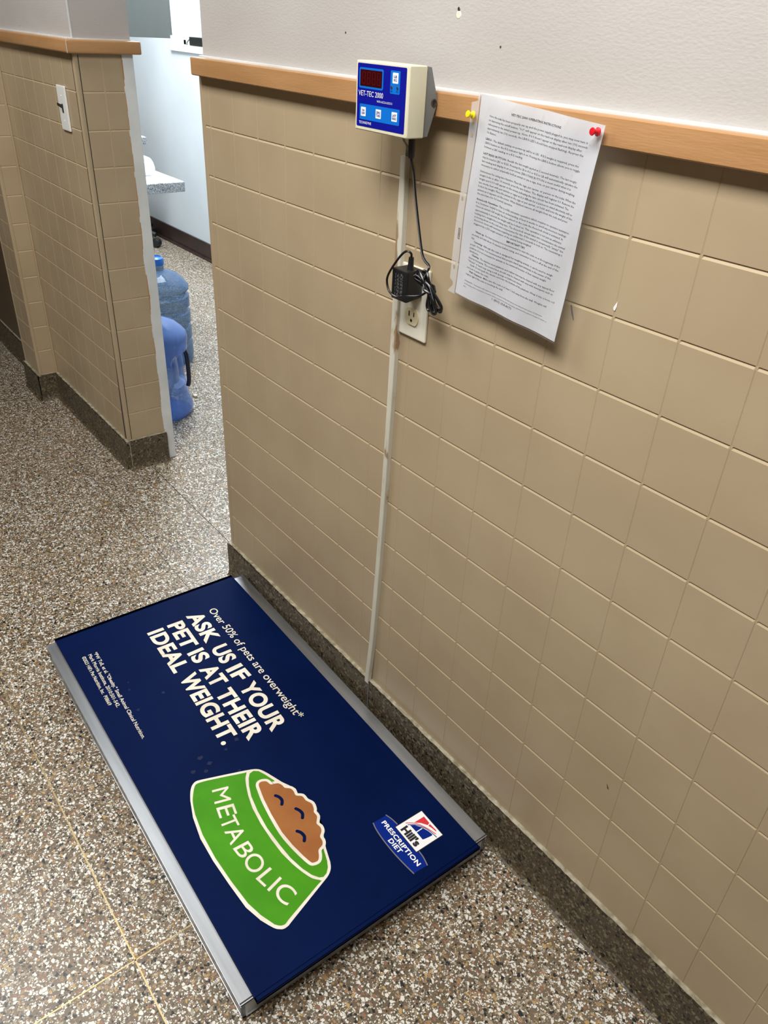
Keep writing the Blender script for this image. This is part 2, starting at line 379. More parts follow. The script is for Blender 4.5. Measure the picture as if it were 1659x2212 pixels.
B().box(6.48, 6.505, -.135, -.12, FL, -.05).link('joint_strip', M['print_grey'], br)
b = B(); b.box(XW - .10, XW + .03, -.124, TH, FL, -.03, .02); b.link('base_end', M['base_terrazzo'], br)
bl = baseboard('baseboard_left', -15.6, XA + .02, 0.0, seed=5)
b = B(); b.box(XA - .3, XA + .1, -.122, .02, FL, -.05, .03); b.link('base_corner', M['base_terrazzo'], bl)
be = baseboard('baseboard_left_end', -.11, TH, XA, dirn='y', side=1, seed=6)
B().box(XA + .098, XA + .13, -.012, .012, FL, -.04).link('joint_strip', M['ledge'], be)
baseboard('baseboard_pilaster_end', -.8, -.02, -15.6, dirn='y', side=1, seed=7)
baseboard('baseboard_pilaster', -17.5, -15.5, -.72, seed=8)
baseboard('baseboard_far', -44, -17.5, -.12, seed=9)
dr = struct(B().box(-27.0, -17.55, -.14, -.07, FL + .6, 20, .01).link('shaded_wall_slab', M['shaded_wall']))  # recessed wall in shadow: slab added, its shade painted in as brown
for q in ((-26.5, -18.2, FL + 1.2, 8.2), (-26.5, -18.2, 9.4, 18.5)): B().box(q[0], q[1], -.165, -.13, q[2], q[3], .02).link('shaded_wall_panel', M['shaded_wall'], dr)
# chair rails
def rail(b, x0, x1, y0, y1): b.box(x0, x1, y0, y1, 11.95, 12.28, .045, 3)
b = B(); rail(b, XW - .02, XN, -.2, .1); t1 = struct(b.link('trim_1', M['rail'], smooth=True))
B().box(XW + .1, XN, -.05, .06, 12.275, 12.315, .01).link('caulk_line', M['white_paint'], t1)
b = B(); b.prism([V(x, y, 11.95) for x, y in ((-15.7, -.2), (XA + .2, -.2), (XA + .2, 1.93), (XA - .2, 1.93), (XA - .2, .1), (-15.7, .1))], Vector((0, 0, .33 * U)))
bmesh.ops.bevel(b.bm, geom=list(b.bm.edges), offset=.05 * U, segments=3, profile=.6, affect='EDGES')
t2 = struct(b.link('trim_2', M['rail'], smooth=True))
b = B(); b.box(-15.6, XA, -.05, .06, 12.275, 12.315, .01); b.box(XA - .06, XA + .03, -.05, 1.7, 12.275, 12.31, .01); b.box(XA - .05, XA - .012, .042, .075, 12.3, CEIL)
b.link('caulk_line', M['white_paint'], t2)
B().box(XA + .19, XA + .205, -.2, -.19, 11.96, 12.27).link('mitre_line', M['white_paint'], t2)
b = B(); rail(b, -17.5, -15.45, -.92, -.7); rail(b, -15.62, -15.4, -.9, -.1); rail(b, -44, -17.4, -.3, 0); struct(b.link('trim_3', M['rail'], smooth=True))
# white door frame on the end of the left wall, brushed out over the tile edge
b = B(); b.box(XA - .5, XA + .02, TH + .02, 1.72, FL, 11.96, .02)
rr = random.Random(4); n = 150
for i in range(n):
    z0 = FL + .9 + (CEIL - FL - .9) * i / n; z1 = FL + .9 + (CEIL - FL - .9) * (i + 1) / n
    if z0 > 11.9: break
    j = TH - .03 - .06 * noise.noise(Vector((z0 * .9, 0, 3))) - rr.uniform(0, .02)
    b.box(XA - .02, XA + .022, j, TH + .04, z0, z1)
struct(b.link('trim_4', M['white_paint']))
b = B(); b.box(XA + .0, XA + .018, TH - .05, TH + .01, 3, 11.9); b.link('bare_wood_edge', M['rail'], t2)
# back room
def holed(b, x0, x1, y0, y1, z0, z1, a0, a1, c0, c1):
    b.box(x0, a0, y0, y1, z0, z1); b.box(a1, x1, y0, y1, z0, z1); b.box(a0, a1, y0, y1, z0, c0); b.box(a0, a1, y0, y1, c1, z1)
b = B(); holed(b, XF, XN, YB, YB + 1.2, FL, CEIL, -35.05, -28.5, 11.35, 20.5); struct(b.link('wall_back', M['white_wall']))
bb = struct(B().box(XF, XN, YB - .12, YB, FL, 0.02, .02).link('baseboard_back', M['dark_base']))
B().box(XF, XN, YB - .26, YB - .1, FL, FL + .16, .05).link('base_shoe', M['dark_base'], bb)
B().box(-33.9, -33.86, YB - .125, YB, FL + .02, .02).link('base_seam', M['hole'], bb)
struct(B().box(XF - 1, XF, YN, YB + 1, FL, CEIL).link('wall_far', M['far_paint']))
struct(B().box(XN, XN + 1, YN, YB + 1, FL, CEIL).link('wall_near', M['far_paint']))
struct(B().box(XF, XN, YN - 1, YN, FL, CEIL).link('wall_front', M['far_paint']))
# room side of the right wall is cool white; window with frame and pane
B().box(XW + .1, XN, TH, TH + .05, FL, CEIL).link('room_side_paint', M['white_wall'], wr)
B().box(-44, XA - .52, TH, TH + .05, FL, 12.1).link('room_side_paint', M['white_wall'], wl)
b = B()
for q in ((-35.6, -35.05, 11.0, 21.0), (-28.5, -28, 11.0, 21.0), (-35.05, -28.5, 11.0, 11.35), (-35.05, -28.5, 20.5, 21.0)): b.box(q[0], q[1], YB - .12, YB + .02, q[2], q[3], .02)
wf = struct(b.link('window_1', M['white_paint']))
B().box(-35.05, -28.5, YB + .75, YB + .8, 11.35, 20.5).link('window_pane', M['glass'], wf)
b = B(); b.box(-35.05, -34.75, YB + .6, YB + .95, 11.35, 20.5); b.box(-33.9, -33.5, YB + .6, YB + .95, 11.35, 20.5); b.box(-35.05, -28.5, YB + .6, YB + .95, 11.35, 11.6)
b.link('window_sash', M['white_paint'], wf)
B().box(-35.05, -28.5, YB - .05, YB + .65, 11.30, 11.36).link('window_sill', mat('greenish_sill', (196, 208, 196), .4), wf)

# ------------------------------------------------------------------ the floor scale with its printed mat
A_ = .0205; e1 = Vector((math.cos(A_), -math.sin(A_), 0)); e2 = Vector((-math.sin(A_), -math.cos(A_), 0)); O0 = (.55, -.21)
def SC(p, q, z): return V(O0[0] + p * e1.x + q * e2.x, O0[1] + p * e1.y + q * e2.y, z)
def sbox(b, p0, p1, q0, q1, z0, z1, bev=0, seg=2):
    r = bmesh.ops.create_cube(b.bm, size=1.0)
    for v in r['verts']: v.co = SC((p0 + p1) / 2 + v.co.x * (p1 - p0), (q0 + q1) / 2 + v.co.y * (q1 - q0), (z0 + z1) / 2 + v.co.z * (z1 - z0))
    if bev: bmesh.ops.bevel(b.bm, geom=list({e for v in r['verts'] for e in v.link_edges}), offset=bev * U, segments=seg, profile=.7, affect='EDGES')
PW, PD, ZT = 10.25, 5.42, -.555
sc = thing('floor_scale', 'low stainless steel floor scale platform lying along the tiled wall', 'scale', SC(PW / 2, PD / 2, FL))
b = B(); sbox(b, 0, PW, 0, PD, ZT - .06, ZT, .03, 3); b.link('top_plate', M['steel'], sc, smooth=True)
b = B(); sbox(b, 0.0, PW, 0, .05, FL + .09, ZT - .02, .012); sbox(b, 0, PW, PD - .05, PD, FL + .09, ZT - .02, .012)
sbox(b, 0, .05, 0, PD, FL + .09, ZT - .02, .012); sbox(b, PW - .05, PW, 0, PD, FL + .09, ZT - .02, .012); b.link('skirt', M['steel'], sc)
for p in (.6, PW - .6):
    for q in (.5, PD - .5):
        B().lathe(SC(p, q, FL), (0, 0, 1), [(0, 0), (.018, 0), (.02, .006), (.014, .01), (.014, .03)], 20).link('rubber_foot', M['black'], sc)
P0, P1, Q0, Q1, ZM = -.10, 10.40, .30, 5.20, -.505
mt_ = thing('rubber_mat', 'navy blue printed rubber mat covering the floor scale', 'mat', SC(5.15, 2.75, ZT))
b = B(); sbox(b, P0, P1, Q0, Q1, ZT + .002, ZM - .004, .018, 2); sbox(b, P0, P0 + .07, Q0, Q1, ZT - .09, ZM - .004, .02); sbox(b, P1 - .08, P1, Q0, Q1, ZT + .002, ZM - .004, .018)
b.link('mat_edge', M['navy_edge'], mt_)
b = B(); sbox(b, P0 + .055, P1 - .012, Q0 + .004, Q1 - .006, ZM - .012, ZM, .006); b.link('mat_top', M['navy'], mt_)
b = B(); sbox(b, P0 + .12, P1 - .02, Q0 + .12, Q0 + .135, ZM - .002, ZM + .0015); sbox(b, P0 + .12, P0 + .135, Q0 + .12, Q1 - .1, ZM - .002, ZM + .0015); b.link('mat_groove', M['navy_edge'], mt_)
LV = [0]
def matpoly(name, polys, mt, lev, parent=mt_, smoothit=0):
    b = B()
    for P in polys:
        P = [Vector((p[0], p[1], 0)) for p in P]
        if smoothit:
            D_ = []
            for i, p in enumerate(P):      # pin long edges so the smoothing cannot overshoot at their ends
                q = P[(i + 1) % len(P)]; D_.append(p)
                if (q - p).length > .3: D_ += [p.lerp(q, .1), p.lerp(q, .9)]
            P = spline(D_, smoothit, True)
        b.prism([SC(p.x, p.y, ZM + .0005) for p in P], Vector((0, 0, lev * .00022)))
    bmesh.ops.triangulate(b.bm, faces=b.bm.faces)
    return b.link(name, mt, parent)
def ribbon(pts, w, n=8):
    P = spline([Vector((p[0], p[1], 0)) for p in pts], n); L_ = []; R2 = []
    for i, p in enumerate(P):
        t = (P[min(i + 1, len(P) - 1)] - P[max(i - 1, 0)]).normalized(); nn = Vector((-t.y, t.x, 0)) * w / 2
        L_.append(p + nn); R2.append(p - nn)
    # round ends
    def cap(c, a):
        return [c + Matrix.Rotation(-math.pi * k / 6, 3, 'Z') @ (a - c) for k in range(1, 6)]
    return L_ + cap(P[-1], L_[-1]) + R2[::-1] + cap(P[0], R2[0])
G_outer=[(6.047,4.371),(5.921,4.277),(5.866,4.169),(5.893,4.05),(6.044,3.614),(6.203,3.174),(6.275,3.01),(6.368,2.909),(6.541,2.826),(6.893,2.696),(7.126,2.578),(7.205,2.548),(7.319,2.566),(7.391,2.508),(7.586,2.475),(7.702,2.42),(7.861,2.456),(8.023,2.484),(8.141,2.572),(8.254,2.557),(8.383,2.602),(8.464,2.672),(8.713,2.779),(9.003,2.871),(9.118,2.935),(9.204,3.039),(9.256,3.167),(9.606,4.151),(9.609,4.239),(9.574,4.304),(9.489,4.383),(9.243,4.501),(8.886,4.604),(8.312,4.648),(7.719,4.678),(7.15,4.669),(6.632,4.584),(6.236,4.458)]
G_body=[(6.149,4.359),(5.976,4.244),(5.935,4.154),(5.985,3.95),(6.116,3.577),(6.258,3.191),(6.379,3.28),(6.554,3.356),(6.785,3.435),(7.104,3.51),(7.524,3.549),(7.952,3.552),(8.326,3.533),(8.632,3.48),(8.895,3.407),(9.096,3.323),(9.222,3.216),(9.515,4.097),(9.549,4.182),(9.525,4.265),(9.446,4.338),(9.158,4.454),(8.837,4.536),(8.278,4.588),(7.682,4.616),(7.088,4.595),(6.589,4.518),(6.311,4.439)]
G_rim=[(6.416,3.225),(6.32,3.149),(6.304,3.051),(6.374,2.963),(6.527,2.895),(6.764,2.813),(6.767,2.866),(6.696,2.889),(6.622,2.973),(6.583,3.078),(6.625,3.158),(6.724,3.201),(7.023,3.271),(7.382,3.325),(7.742,3.361),(8.093,3.349),(8.426,3.31),(8.714,3.248),(8.836,3.206),(8.891,3.146),(8.891,3.051),(8.836,2.956),(8.717,2.891),(8.701,2.827),(8.95,2.909),(9.068,2.969),(9.154,3.054),(9.183,3.143),(9.146,3.214),(9.022,3.299),(8.81,3.378),(8.496,3.446),(8.146,3.475),(7.679,3.493),(7.23,3.458),(6.844,3.394),(6.586,3.309)]
G_food=[(6.677,3.13),(6.643,3.061),(6.694,2.963),(6.796,2.932),(6.828,2.9),(6.873,2.787),(6.963,2.737),(7.051,2.725),(7.138,2.636),(7.236,2.618),(7.344,2.632),(7.435,2.535),(7.566,2.526),(7.699,2.469),(7.83,2.501),(7.894,2.541),(8.014,2.541),(8.142,2.635),(8.255,2.619),(8.349,2.65),(8.432,2.738),(8.536,2.751),(8.614,2.801),(8.659,2.915),(8.767,2.977),(8.842,3.044),(8.834,3.134),(8.79,3.177),(8.596,3.223),(8.286,3.273),(7.928,3.3),(7.452,3.268),(7.059,3.218),(6.812,3.167)]
G_eyes=[[(7.113,2.98),(7.193,2.934),(7.29,2.928),(7.371,2.98)],[(7.619,2.798),(7.698,2.759),(7.794,2.75),(7.879,2.8)],[(8.076,3.045),(8.151,2.999),(8.257,2.99),(8.34,3.042)]]
G_letters=[('M', [(6.26, 3.992), (6.595, 4.093), (6.355, 3.669)]), ('E', [(6.697, 4.112), (6.954, 4.161), (6.795, 3.772)]), ('T', [(6.979, 4.189), (7.254, 4.212), (7.031, 3.877)]), ('A', [(7.275, 4.222), (7.618, 4.256), (7.293, 3.882)]), ('B', [(7.7, 4.257), (7.985, 4.237), (7.715, 3.934)]), ('O', [(8.02, 4.238), (8.41, 4.223), (7.988, 3.893)]), ('L', [(8.494, 4.197), (8.734, 4.141), (8.44, 3.864)]), ('I', [(8.801, 4.128), (8.859, 4.117), (8.714, 3.805)]), ('C', [(8.936, 4.099), (9.284, 4.009), (8.829, 3.776)])]
G_words=[('ASK', [(0.863, 2.095), (2.144, 2.116), (0.808, 1.691)]), ('US', [(2.368, 2.117), (3.058, 2.132), (2.333, 1.734)]), ('IF', [(3.247, 2.143), (3.777, 2.122), (3.223, 1.772)]), ('YOUR', [(3.931, 2.158), (5.598, 2.184), (3.915, 1.796)]), ('PET', [(0.942, 2.661), (2.108, 2.692), (0.889, 2.271)]), ('IS', [(2.206, 2.677), (2.667, 2.661), (2.169, 2.304)]), ('AT', [(2.88, 2.678), (3.657, 2.664), (2.852, 2.314)]), ('THEIR', [(3.819, 2.715), (5.534, 2.731), (3.802, 2.363)]), ('IDEAL', [(0.943, 3.198), (2.686, 3.229), (0.89, 2.819)]), ('WEIGHT.', [(2.875, 3.199), (5.329, 3.266), (2.847, 2.845)])]
G_over=[(0.956,1.508),(5.579,1.537),(0.909,1.298)]
G_fine=[('*PW Toll, et al. "Obesity." Small Animal Clinical Nutrition.', [(0.916, 4.586), (4.176, 4.644), (0.911, 4.497)]), ('Mark Morris Institute, 2010:501-542.', [(0.917, 4.723), (2.98, 4.766), (0.911, 4.634)]), ("©2023 Hill's Pet Nutrition, Inc.  P08669", [(0.912, 4.876), (2.817, 4.905), (0.906, 4.788)])]
G_banner=[(8.775,1.701),(8.783,1.382),(8.917,1.345),(9.08,1.321),(9.301,1.301),(9.647,1.321),(9.877,1.338),(10.003,1.358),(10.117,1.388),(10.101,1.699),(9.812,1.74),(9.519,1.759),(9.189,1.757),(8.933,1.734)]
G_arcs=[[(8.78,1.373),(8.918,1.335),(9.072,1.315)],[(9.805,1.332),(9.948,1.344),(10.113,1.385)],[(8.784,1.698),(8.933,1.734),(9.189,1.757),(9.519,1.759),(9.812,1.74),(10.1,1.707)]]
G_square=[(9.117,0.719),(9.782,0.722),(9.776,1.383),(9.111,1.383)]
G_red=[[(9.247,0.763),(9.427,0.768),(9.445,0.826),(9.331,0.907),(9.243,1.01)],[(9.452,0.773),(9.634,0.761),(9.649,0.782),(9.545,0.8),(9.463,0.824)]]
G_redarc=[(9.158,1.157),(9.239,1.039),(9.346,0.952),(9.516,0.874),(9.69,0.822)]
G_bluearc=[(9.212,1.146),(9.289,1.035),(9.398,0.951),(9.555,0.884),(9.752,0.853)]
G_blue=[(9.243,1.118),(9.296,1.041),(9.41,0.961),(9.553,0.904),(9.659,0.883),(9.676,0.908),(9.655,1.052),(9.639,1.114),(9.437,1.111)]
G_notch=[(9.439,1.134),(9.44,0.974)]
G_hills=[(9.209,1.335),(9.688,1.333),(9.205,1.173)]
G_presc=[(8.866,1.556),(10.027,1.559),(8.866,1.461)]
G_diet=[(9.262,1.693),(9.614,1.679),(9.263,1.595)]
bowl = matpoly('printed_bowl', [G_outer], M['mat_white'], 1, smoothit=3)
matpoly('bowl_side', [G_body], M['mat_green'], 2, bowl, 3)
k_ = [i for i, p in enumerate(G_rim)]
fc = (sum(p[0] for p in G_food) / len(G_food), sum(p[1] for p in G_food) / len(G_food))
matpoly('bowl_rim', [G_rim[:6] + [fc] + G_rim[19:]], M['mat_green'], 2, bowl)
def grow(P, d):
    Q = [Vector((p[0], p[1], 0)) for p in P]; Q = spline(Q, 3, True); n = len(Q); out = []
    for i, p in enumerate(Q):
        t = (Q[(i + 2) % n] - Q[i - 2]).normalized(); nn = Vector((t.y, -t.x, 0))
        if nn.dot(p - Vector((fc[0], fc[1], 0))) < 0: nn = -nn
        out.append(p + nn * d)
    return out
matpoly('bowl_food_outline', [grow(G_food, .062)], M['mat_white'], 3, bowl)
matpoly('bowl_food', [G_food], M['mat_brown'], 4, bowl, 3)
for e_ in G_eyes: matpoly('smile_stroke', [ribbon(e_, .066)], M['navy'], 5, bowl)
def frame_text(b, s, q, lev, bold=0, box=False, res=4, spacing=1.0, shear=0):
    BL, BR, TL = [Vector((p[0], p[1], 0)) for p in q]; r_ = (BR - BL); u_ = (TL - BL); w_ = r_.length; r_ = r_.normalized()
    h_ = u_.length; u_ = u_.normalized()
    put_text(b, s, lambda a, c: SC((BL + r_ * a + u_ * c).x, (BL + r_ * a + u_ * c).y, ZM + .0005 + lev * .0022), w_, h_, bold, res, spacing, box, shear)
b = B()
for ch, q in G_letters: frame_text(b, ch, q, 3, 0 if ch == 'M' else .003, True, 6)
b.link('bowl_lettering', M['mat_white'], bowl)
b = B()
for wd, q in G_words:
    # square the cap height to the line: 0.40 tile tall
    BL, BR, TL = q; sh = Vector((BR[0] - BL[0], BR[1] - BL[1], 0)).normalized()
    TL = (BL[0] + sh.y * .405, BL[1] - sh.x * .405)
    BR = (BL[0] + (BR[0] - BL[0]) * {'PET': .93, 'US': .96, 'ASK': .99, 'AT': .97}.get(wd, 1), BR[1])
    frame_text(b, wd, (BL, BR, TL), 1, .038, False, 6, 1.06)
b.link('headline_lettering', M['mat_white'], mt_)
b = B(); BL, BR, TL = G_over; frame_text(b, 'Over 50% of pets are overweight*', (BL, BR, (BL[0], BL[1] - .205)), 1, .006, False, 4)
b.link('tagline_lettering', M['mat_white'], mt_)
b = B()
for s_, (BL, BR, TL) in G_fine: frame_text(b, s_, (BL, BR, (BL[0], BL[1] - .086)), 1, .008, False, 2)
b.link('fine_print', M['mat_white'], mt_)
rr = random.Random(5)
for k in range(16):
    cx, cq = (rr.gauss(5.75, .35), rr.gauss(3.35, .35)) if k < 11 else (rr.gauss(2.9, .4), rr.gauss(4.1, .3)); s_ = rr.uniform(.03, .085); a0 = rr.uniform(0, 6)
    matpoly('smudge', [[(cx + s_ * rr.uniform(.5, 1) * math.cos(a0 + j), cq + s_ * rr.uniform(.5, 1) * math.sin(a0 + j)) for j in (0, .9, 1.8, 2.7, 3.7, 4.6, 5.4)]], M['smudge'], .5, mt_)
lg = matpoly('printed_logo', [G_banner], M['print_blue'], 1, mt_, 0)
matpoly('banner_outline', [ribbon(a, .022) for a in G_arcs], M['print_grey'], 2, lg)
sq = G_square; cx_ = sum(p[0] for p in sq) / 4; cy_ = sum(p[1] for p in sq) / 4
matpoly('logo_border', [[(cx_ + (p[0] - cx_) * 1.045, cy_ + (p[1] - cy_) * 1.045) for p in sq]], M['print_black'], 2, lg)
matpoly('logo_square', [sq], M['print_white'], 3, lg)
matpoly('logo_red', G_red + [ribbon(G_redarc, .016)], M['print_red'], 4, lg)
matpoly('logo_blue', [G_blue, ribbon(G_bluearc, .016)], M['print_blue'], 4, lg)
matpoly('logo_notch', [ribbon(G_notch, .02)], M['print_white'], 5, lg)
b = B(); frame_text(b, "Hill's", G_hills, 4, .05, False, 5); b.link('logo_name', M['print_black'], lg)
b = B(); frame_text(b, 'PRESCRIPTION', G_presc, 2, .03, False, 4, 1.08); frame_text(b, 'DIET', G_diet, 2, .03, False, 4, 1.08); b.link('banner_lettering', M['print_white'], lg)

# ------------------------------------------------------------------ wall read-out unit
DX0, DX1, DZ0, DZ1, DYF, DYB, DYG = 6.27, 7.50, 11.69, 12.595, -.766, -.445, -.355
dv = thing('scale_display', 'cream scale read-out box with blue keypad face, mounted on the chair rail', 'scale display', V((DX0 + DX1) / 2, -.2, (DZ0 + DZ1) / 2))
b = B(); b.box(DX0, DX1, DYF, DYB, DZ0, DZ1, .035, 3); b.link('case', M['cream_plastic'], dv, smooth=True)
b = B(); ins = .03
for x0, x1 in ((DX0 + ins, DX0 + .1), (DX1 - .1, DX1 - ins)):
    b.prism([V(x0, DYB, DZ1 - .01), V(x0, DYG, DZ1 - .02), V(x0, -.2, 12.15), V(x0, DYG, DZ0 + .02), V(x0, DYB, DZ0 + .01)], V(x1, 0, 0) - V(x0, 0, 0))
b.box(DX0 + .05, DX1 - .05, DYB - .01, DYG + .01, DZ0 + .02, DZ1 - .02)
b.prism([V(DX0 + .12, -.36, 12.5), V(DX0 + .12, -.20, 12.14), V(DX0 + .12, -.36, 11.8)], V(DX1 - .12, 0, 0) - V(DX0 + .12, 0, 0))
br_ = b.link('mounting_bracket', M['grey_plastic'], dv)
b = B(); b.lathe(V(DX1 - ins, -.275, 12.14), (1, 0, 0), [(0, .0002), (.0048, .0002), (.0052, .001), (.0035, .0012), (.0033, .0004), (0, .0004)], 24); b.link('bracket_screw', M['screw'], dv)
B().box(DX1 - ins + .004, DX1 - ins + .009, -.282, -.268, 12.10, 12.18).link('screw_slot', M['slot'], dv)
PX0, PX1, PZ0, PZ1 = DX0 + .045, DX1 - .06, DZ0 + .055, DZ1 - .035
pw, ph = PX1 - PX0, PZ1 - PZ0
def DP(u, v, l=0): return V(PX0 + u * pw, DYF - .0015 - l * .0022, PZ1 - v * ph)
def rrect(u0, u1, v0, v1, rad, l, n=5):
    x0, x1, z1, z0 = PX0 + u0 * pw, PX0 + u1 * pw, PZ1 - v0 * ph, PZ1 - v1 * ph; P = []
    for cx, cz, a in ((x1 - rad, z1 - rad, 0), (x0 + rad, z1 - rad, 90), (x0 + rad, z0 + rad, 180), (x1 - rad, z0 + rad, 270)):
        for k in range(n): q = math.radians(a + 90 * k / (n - 1)); P.append(V(cx + rad * math.cos(q), DYF - .0015 - l * .0022, cz + rad * math.sin(q)))
    return P
def pane(name, R4, mt, l, rad=.02, parent=dv):
    b = B()
    for r4 in R4: b.prism(rrect(*r4, rad, l), Vector((0, .0002, 0)))
    return b.link(name, mt, parent)
kp = pane('keypad_panel', [(0, 1, 0, 1)], M['panel_blue'], 1, .02)
pane('keypad_field', [(.69, .88, .06, .41), (.065, .90, .635, .885)], M['panel_light'], 2, .015, kp)
pane('display_bezel', [(.04, .545, .065, .385)], M['panel_light'], 2, .03, kp)
ld = pane('display_window', [(.062, .52, .095, .352)], M['led'], 3, .008, kp)
BT = [(.735, .845, .09, .25), (.095, .20, .685, .83), (.415, .525, .685, .83), (.745, .855, .685, .83)]
BO = [pane('button', [q], M['print_white'], 3, .008, kp) for q in BT]
b = B()
for k in range(4):
    u0 = .105 + k * .105; 
    for (a0, a1, c0, c1) in ((.01, .062, .125, .137), (.01, .062, .218, .229), (.01, .062, .308, .32), (.0, .012, .137, .218), (.06, .072, .137, .218), (.0, .012, .229, .308), (.06, .072, .229, .308)):
        b.prism(rrect(u0 + a0, u0 + a1, c0, c1, .002, 4, 2), Vector((0, .0001, 0)))
b.link('digit_segments', M['led_seg'], ld)
b = B()
for u in (.718, .835):
    b.lathe(DP(u, .315, 3), (0, -1, 0), [(0, .0004), (.0019, .0004), (.0021, 0)], 16)
b.link('indicator_lamps', M['screw'], kp)
def dtext(b, s, u0, u1, v, h, l=3, bold=.0):
    put_text(b, s, lambda a, c: DP(u0, v, l) + Vector((a, 0, c)), (u1 - u0) * pw * U, h * ph * U, bold, 3)
for a_ in (('VET-TEC 2000', .035, .555, .505, .082), ('WITH ACCU-LOCK II', .43, .745, .578, .032), ('TECHNIDYNE', .06, .325, .955, .042)):
    b = B(); dtext(b, *a_); b.link('panel_lettering', M['print_white'], kp)
for bi, (q, l1, l2) in enumerate(((BT[0], 'LB', 'KG'), (BT[1], 'ON', 'OFF'), (BT[2], 'ZERO', 'TARE'), (BT[3], 'LAST', 'READ'))):
    m_ = (q[1] - q[0]); f1 = .52 if len(l1) == 2 else .74; f2 = .52 if len(l2) == 2 else .66 if len(l2) == 3 else .74; c_ = (q[0] + q[1]) / 2
    b = B(); dtext(b, l1, c_ - m_ * f1 / 2, c_ + m_ * f1 / 2, q[2] + (q[3] - q[2]) * .47, .036, 4, .02); dtext(b, l2, c_ - m_ * f2 / 2, c_ + m_ * f2 / 2, q[2] + (q[3] - q[2]) * .80, .036, 4, .02)
    b.link('button_lettering', M['panel_blue'], kp)
for a_ in (('LB', .70, .735, .385, .03, 3), ('KG', .815, .852, .385, .03, 3)):
    b = B(); dtext(b, *a_); b.link('lamp_lettering', M['panel_blue'], kp)
tag(B().tube(spline([V(6.98, -.42, 11.75), V(6.942, -.35, 11.6), V(6.85, -.2, 11.5), V(6.70, -.07, 11.40), V(6.66, -.05, 11.2)], 6), .0032, 8, flat=.4).link('flat_cable', M['grey_cable'], org=V(6.9, -.2, 11.5)),
    'short grey flat cable running from the read-out box into the raceway', 'cable')

# ------------------------------------------------------------------ raceway
cl = [(6.582, 6.708, 11.33), (6.565, 6.722, 10.2), (6.575, 6.725, 8.6), (6.57, 6.70, 7), (6.545, 6.665, 5.3), (6.47, 6.60, 2.9), (6.40, 6.53, 1.2), (6.335, 6.47, .05), (6.335, 6.47, -.07)]
b = B(); prev = None
for i, (xa, xb, z) in enumerate(cl):
    yo = 0 if z > .1 else -.03
    ring = [b.bm.verts.new(V(x, y + yo, z)) for x, y in ((xa - .012, -.003), (xa - .012, -.03), (xa, -.092), (xa + .012, -.104), (xb - .012, -.104), (xb, -.094), (xb, -.003))]
    if prev:
        for k in range(7): b.bm.faces.new((prev[k], prev[(k + 1) % 7], ring[(k + 1) % 7], ring[k]))
    else: b.bm.faces.new(ring)
    prev = ring
b.bm.faces.new(prev[::-1])
tag(b.link('cable_raceway', M['raceway'], org=V(6.4, 0, -.06)), 'narrow vertical ivory cable raceway with chipped paint on the tiled wall', 'raceway')

# ------------------------------------------------------------------ outlet, adapter, cord
PXC, PZC = 7.075, 9.14
ol = thing('wall_outlet', 'ivory duplex outlet plate beside the raceway, adapter in its upper socket', 'outlet', V(PXC, 0, PZC))
b = B(); b.box(PXC - .35, PXC + .35, -.055, -.003, PZC - .6, PZC + .6, .035, 4); b.link('plate', M['plate'], ol, smooth=True)
for dz in (.20, -.20):
    z = PZC + dz - .03; b = B(); P = []
    for k in range(32):
        q = 2 * math.pi * k / 32; P.append(V(PXC + .17 * math.cos(q), -.05, z + max(-.142, min(.142, .175 * math.sin(q)))))
    b.prism(P, V(0, -.03, 0) - V(0, 0, 0)); bmesh.ops.remove_doubles(b.bm, verts=b.bm.verts, dist=1e-6)
    rc = b.link('receptacle', M['ivory'], ol)
    B().box(PXC - .075, PXC - .05, -.084, -.078, z - .0, z + .085).link('slot', M['slot'], rc); B().box(PXC + .05, PXC + .07, -.084, -.078, z + .01, z + .08).link('slot', M['slot'], rc)
    B().lathe(V(PXC, -.0805, z - .065), (0, -1, 0), [(0, .0004), (.0026, .0004), (.0026, 0)], 16).link('ground_hole', M['slot'], rc)
B().lathe(V(PXC, -.055, PZC - .03), (0, -1, 0), [(0, .001), (.002, .001), (.0032, 0)], 16).link('screw', M['white_plate'], ol)
AX0, AX1, AZ0, AZ1, AY0, AY1 = 6.895, 7.285, 9.235, 9.735, -.405, -.06
ad = thing('power_adapter', 'black plug-in power adapter with its tied cord hank in the upper outlet socket', 'power adapter', V(7.09, -.1, 9.5))
b = B(); b.box(AX0, AX1, AY0, AY1, AZ0, AZ1, .045, 4)
for v in b.bm.verts:      # sides draw in towards the wall and the foot
    k = (v.co.z - V(0, 0, AZ0).z) / ((AZ1 - AZ0) * U)
    if k < .2 and v.co.y > V(0, (AY0 + AY1) / 2, 0).y: v.co.z += .004 * (1 - k / .2)
b.link('housing', M['black'], ad, smooth=True)
B().lathe(V(7.17, -.25, AZ1 - .01), (.03, 0, 1), [(0, 0), (.0058, 0), (.0050, .006), (.0045, .014), (.0042, .021), (0, .021)], 16).link('strain_relief', M['black'], ad, smooth=True)
b = B(); rr = random.Random(2)
for i in range(9):       # rows of small worn print running up the face
    x = AX0 + .10 + i * .022; z = AZ0 + .07
    if i in (1, 5): continue
    while z < AZ1 - .09:
        l_ = rr.uniform(.012, .05); b.box(x, x + .008, AY0 - .0025, AY0 + .001, z, z + l_); z += l_ + rr.uniform(.008, .03)
b.link('rating_print', M['print_grey'], ad)
cd = ad
b = B(); b.lathe(V(7.315, -.50, 11.41), (-.02, 0, 1), [(0, 0), (.0042, 0), (.005, .003), (.005, .028), (0, .028)], 16); b.link('plug', M['black'], cd, smooth=True)
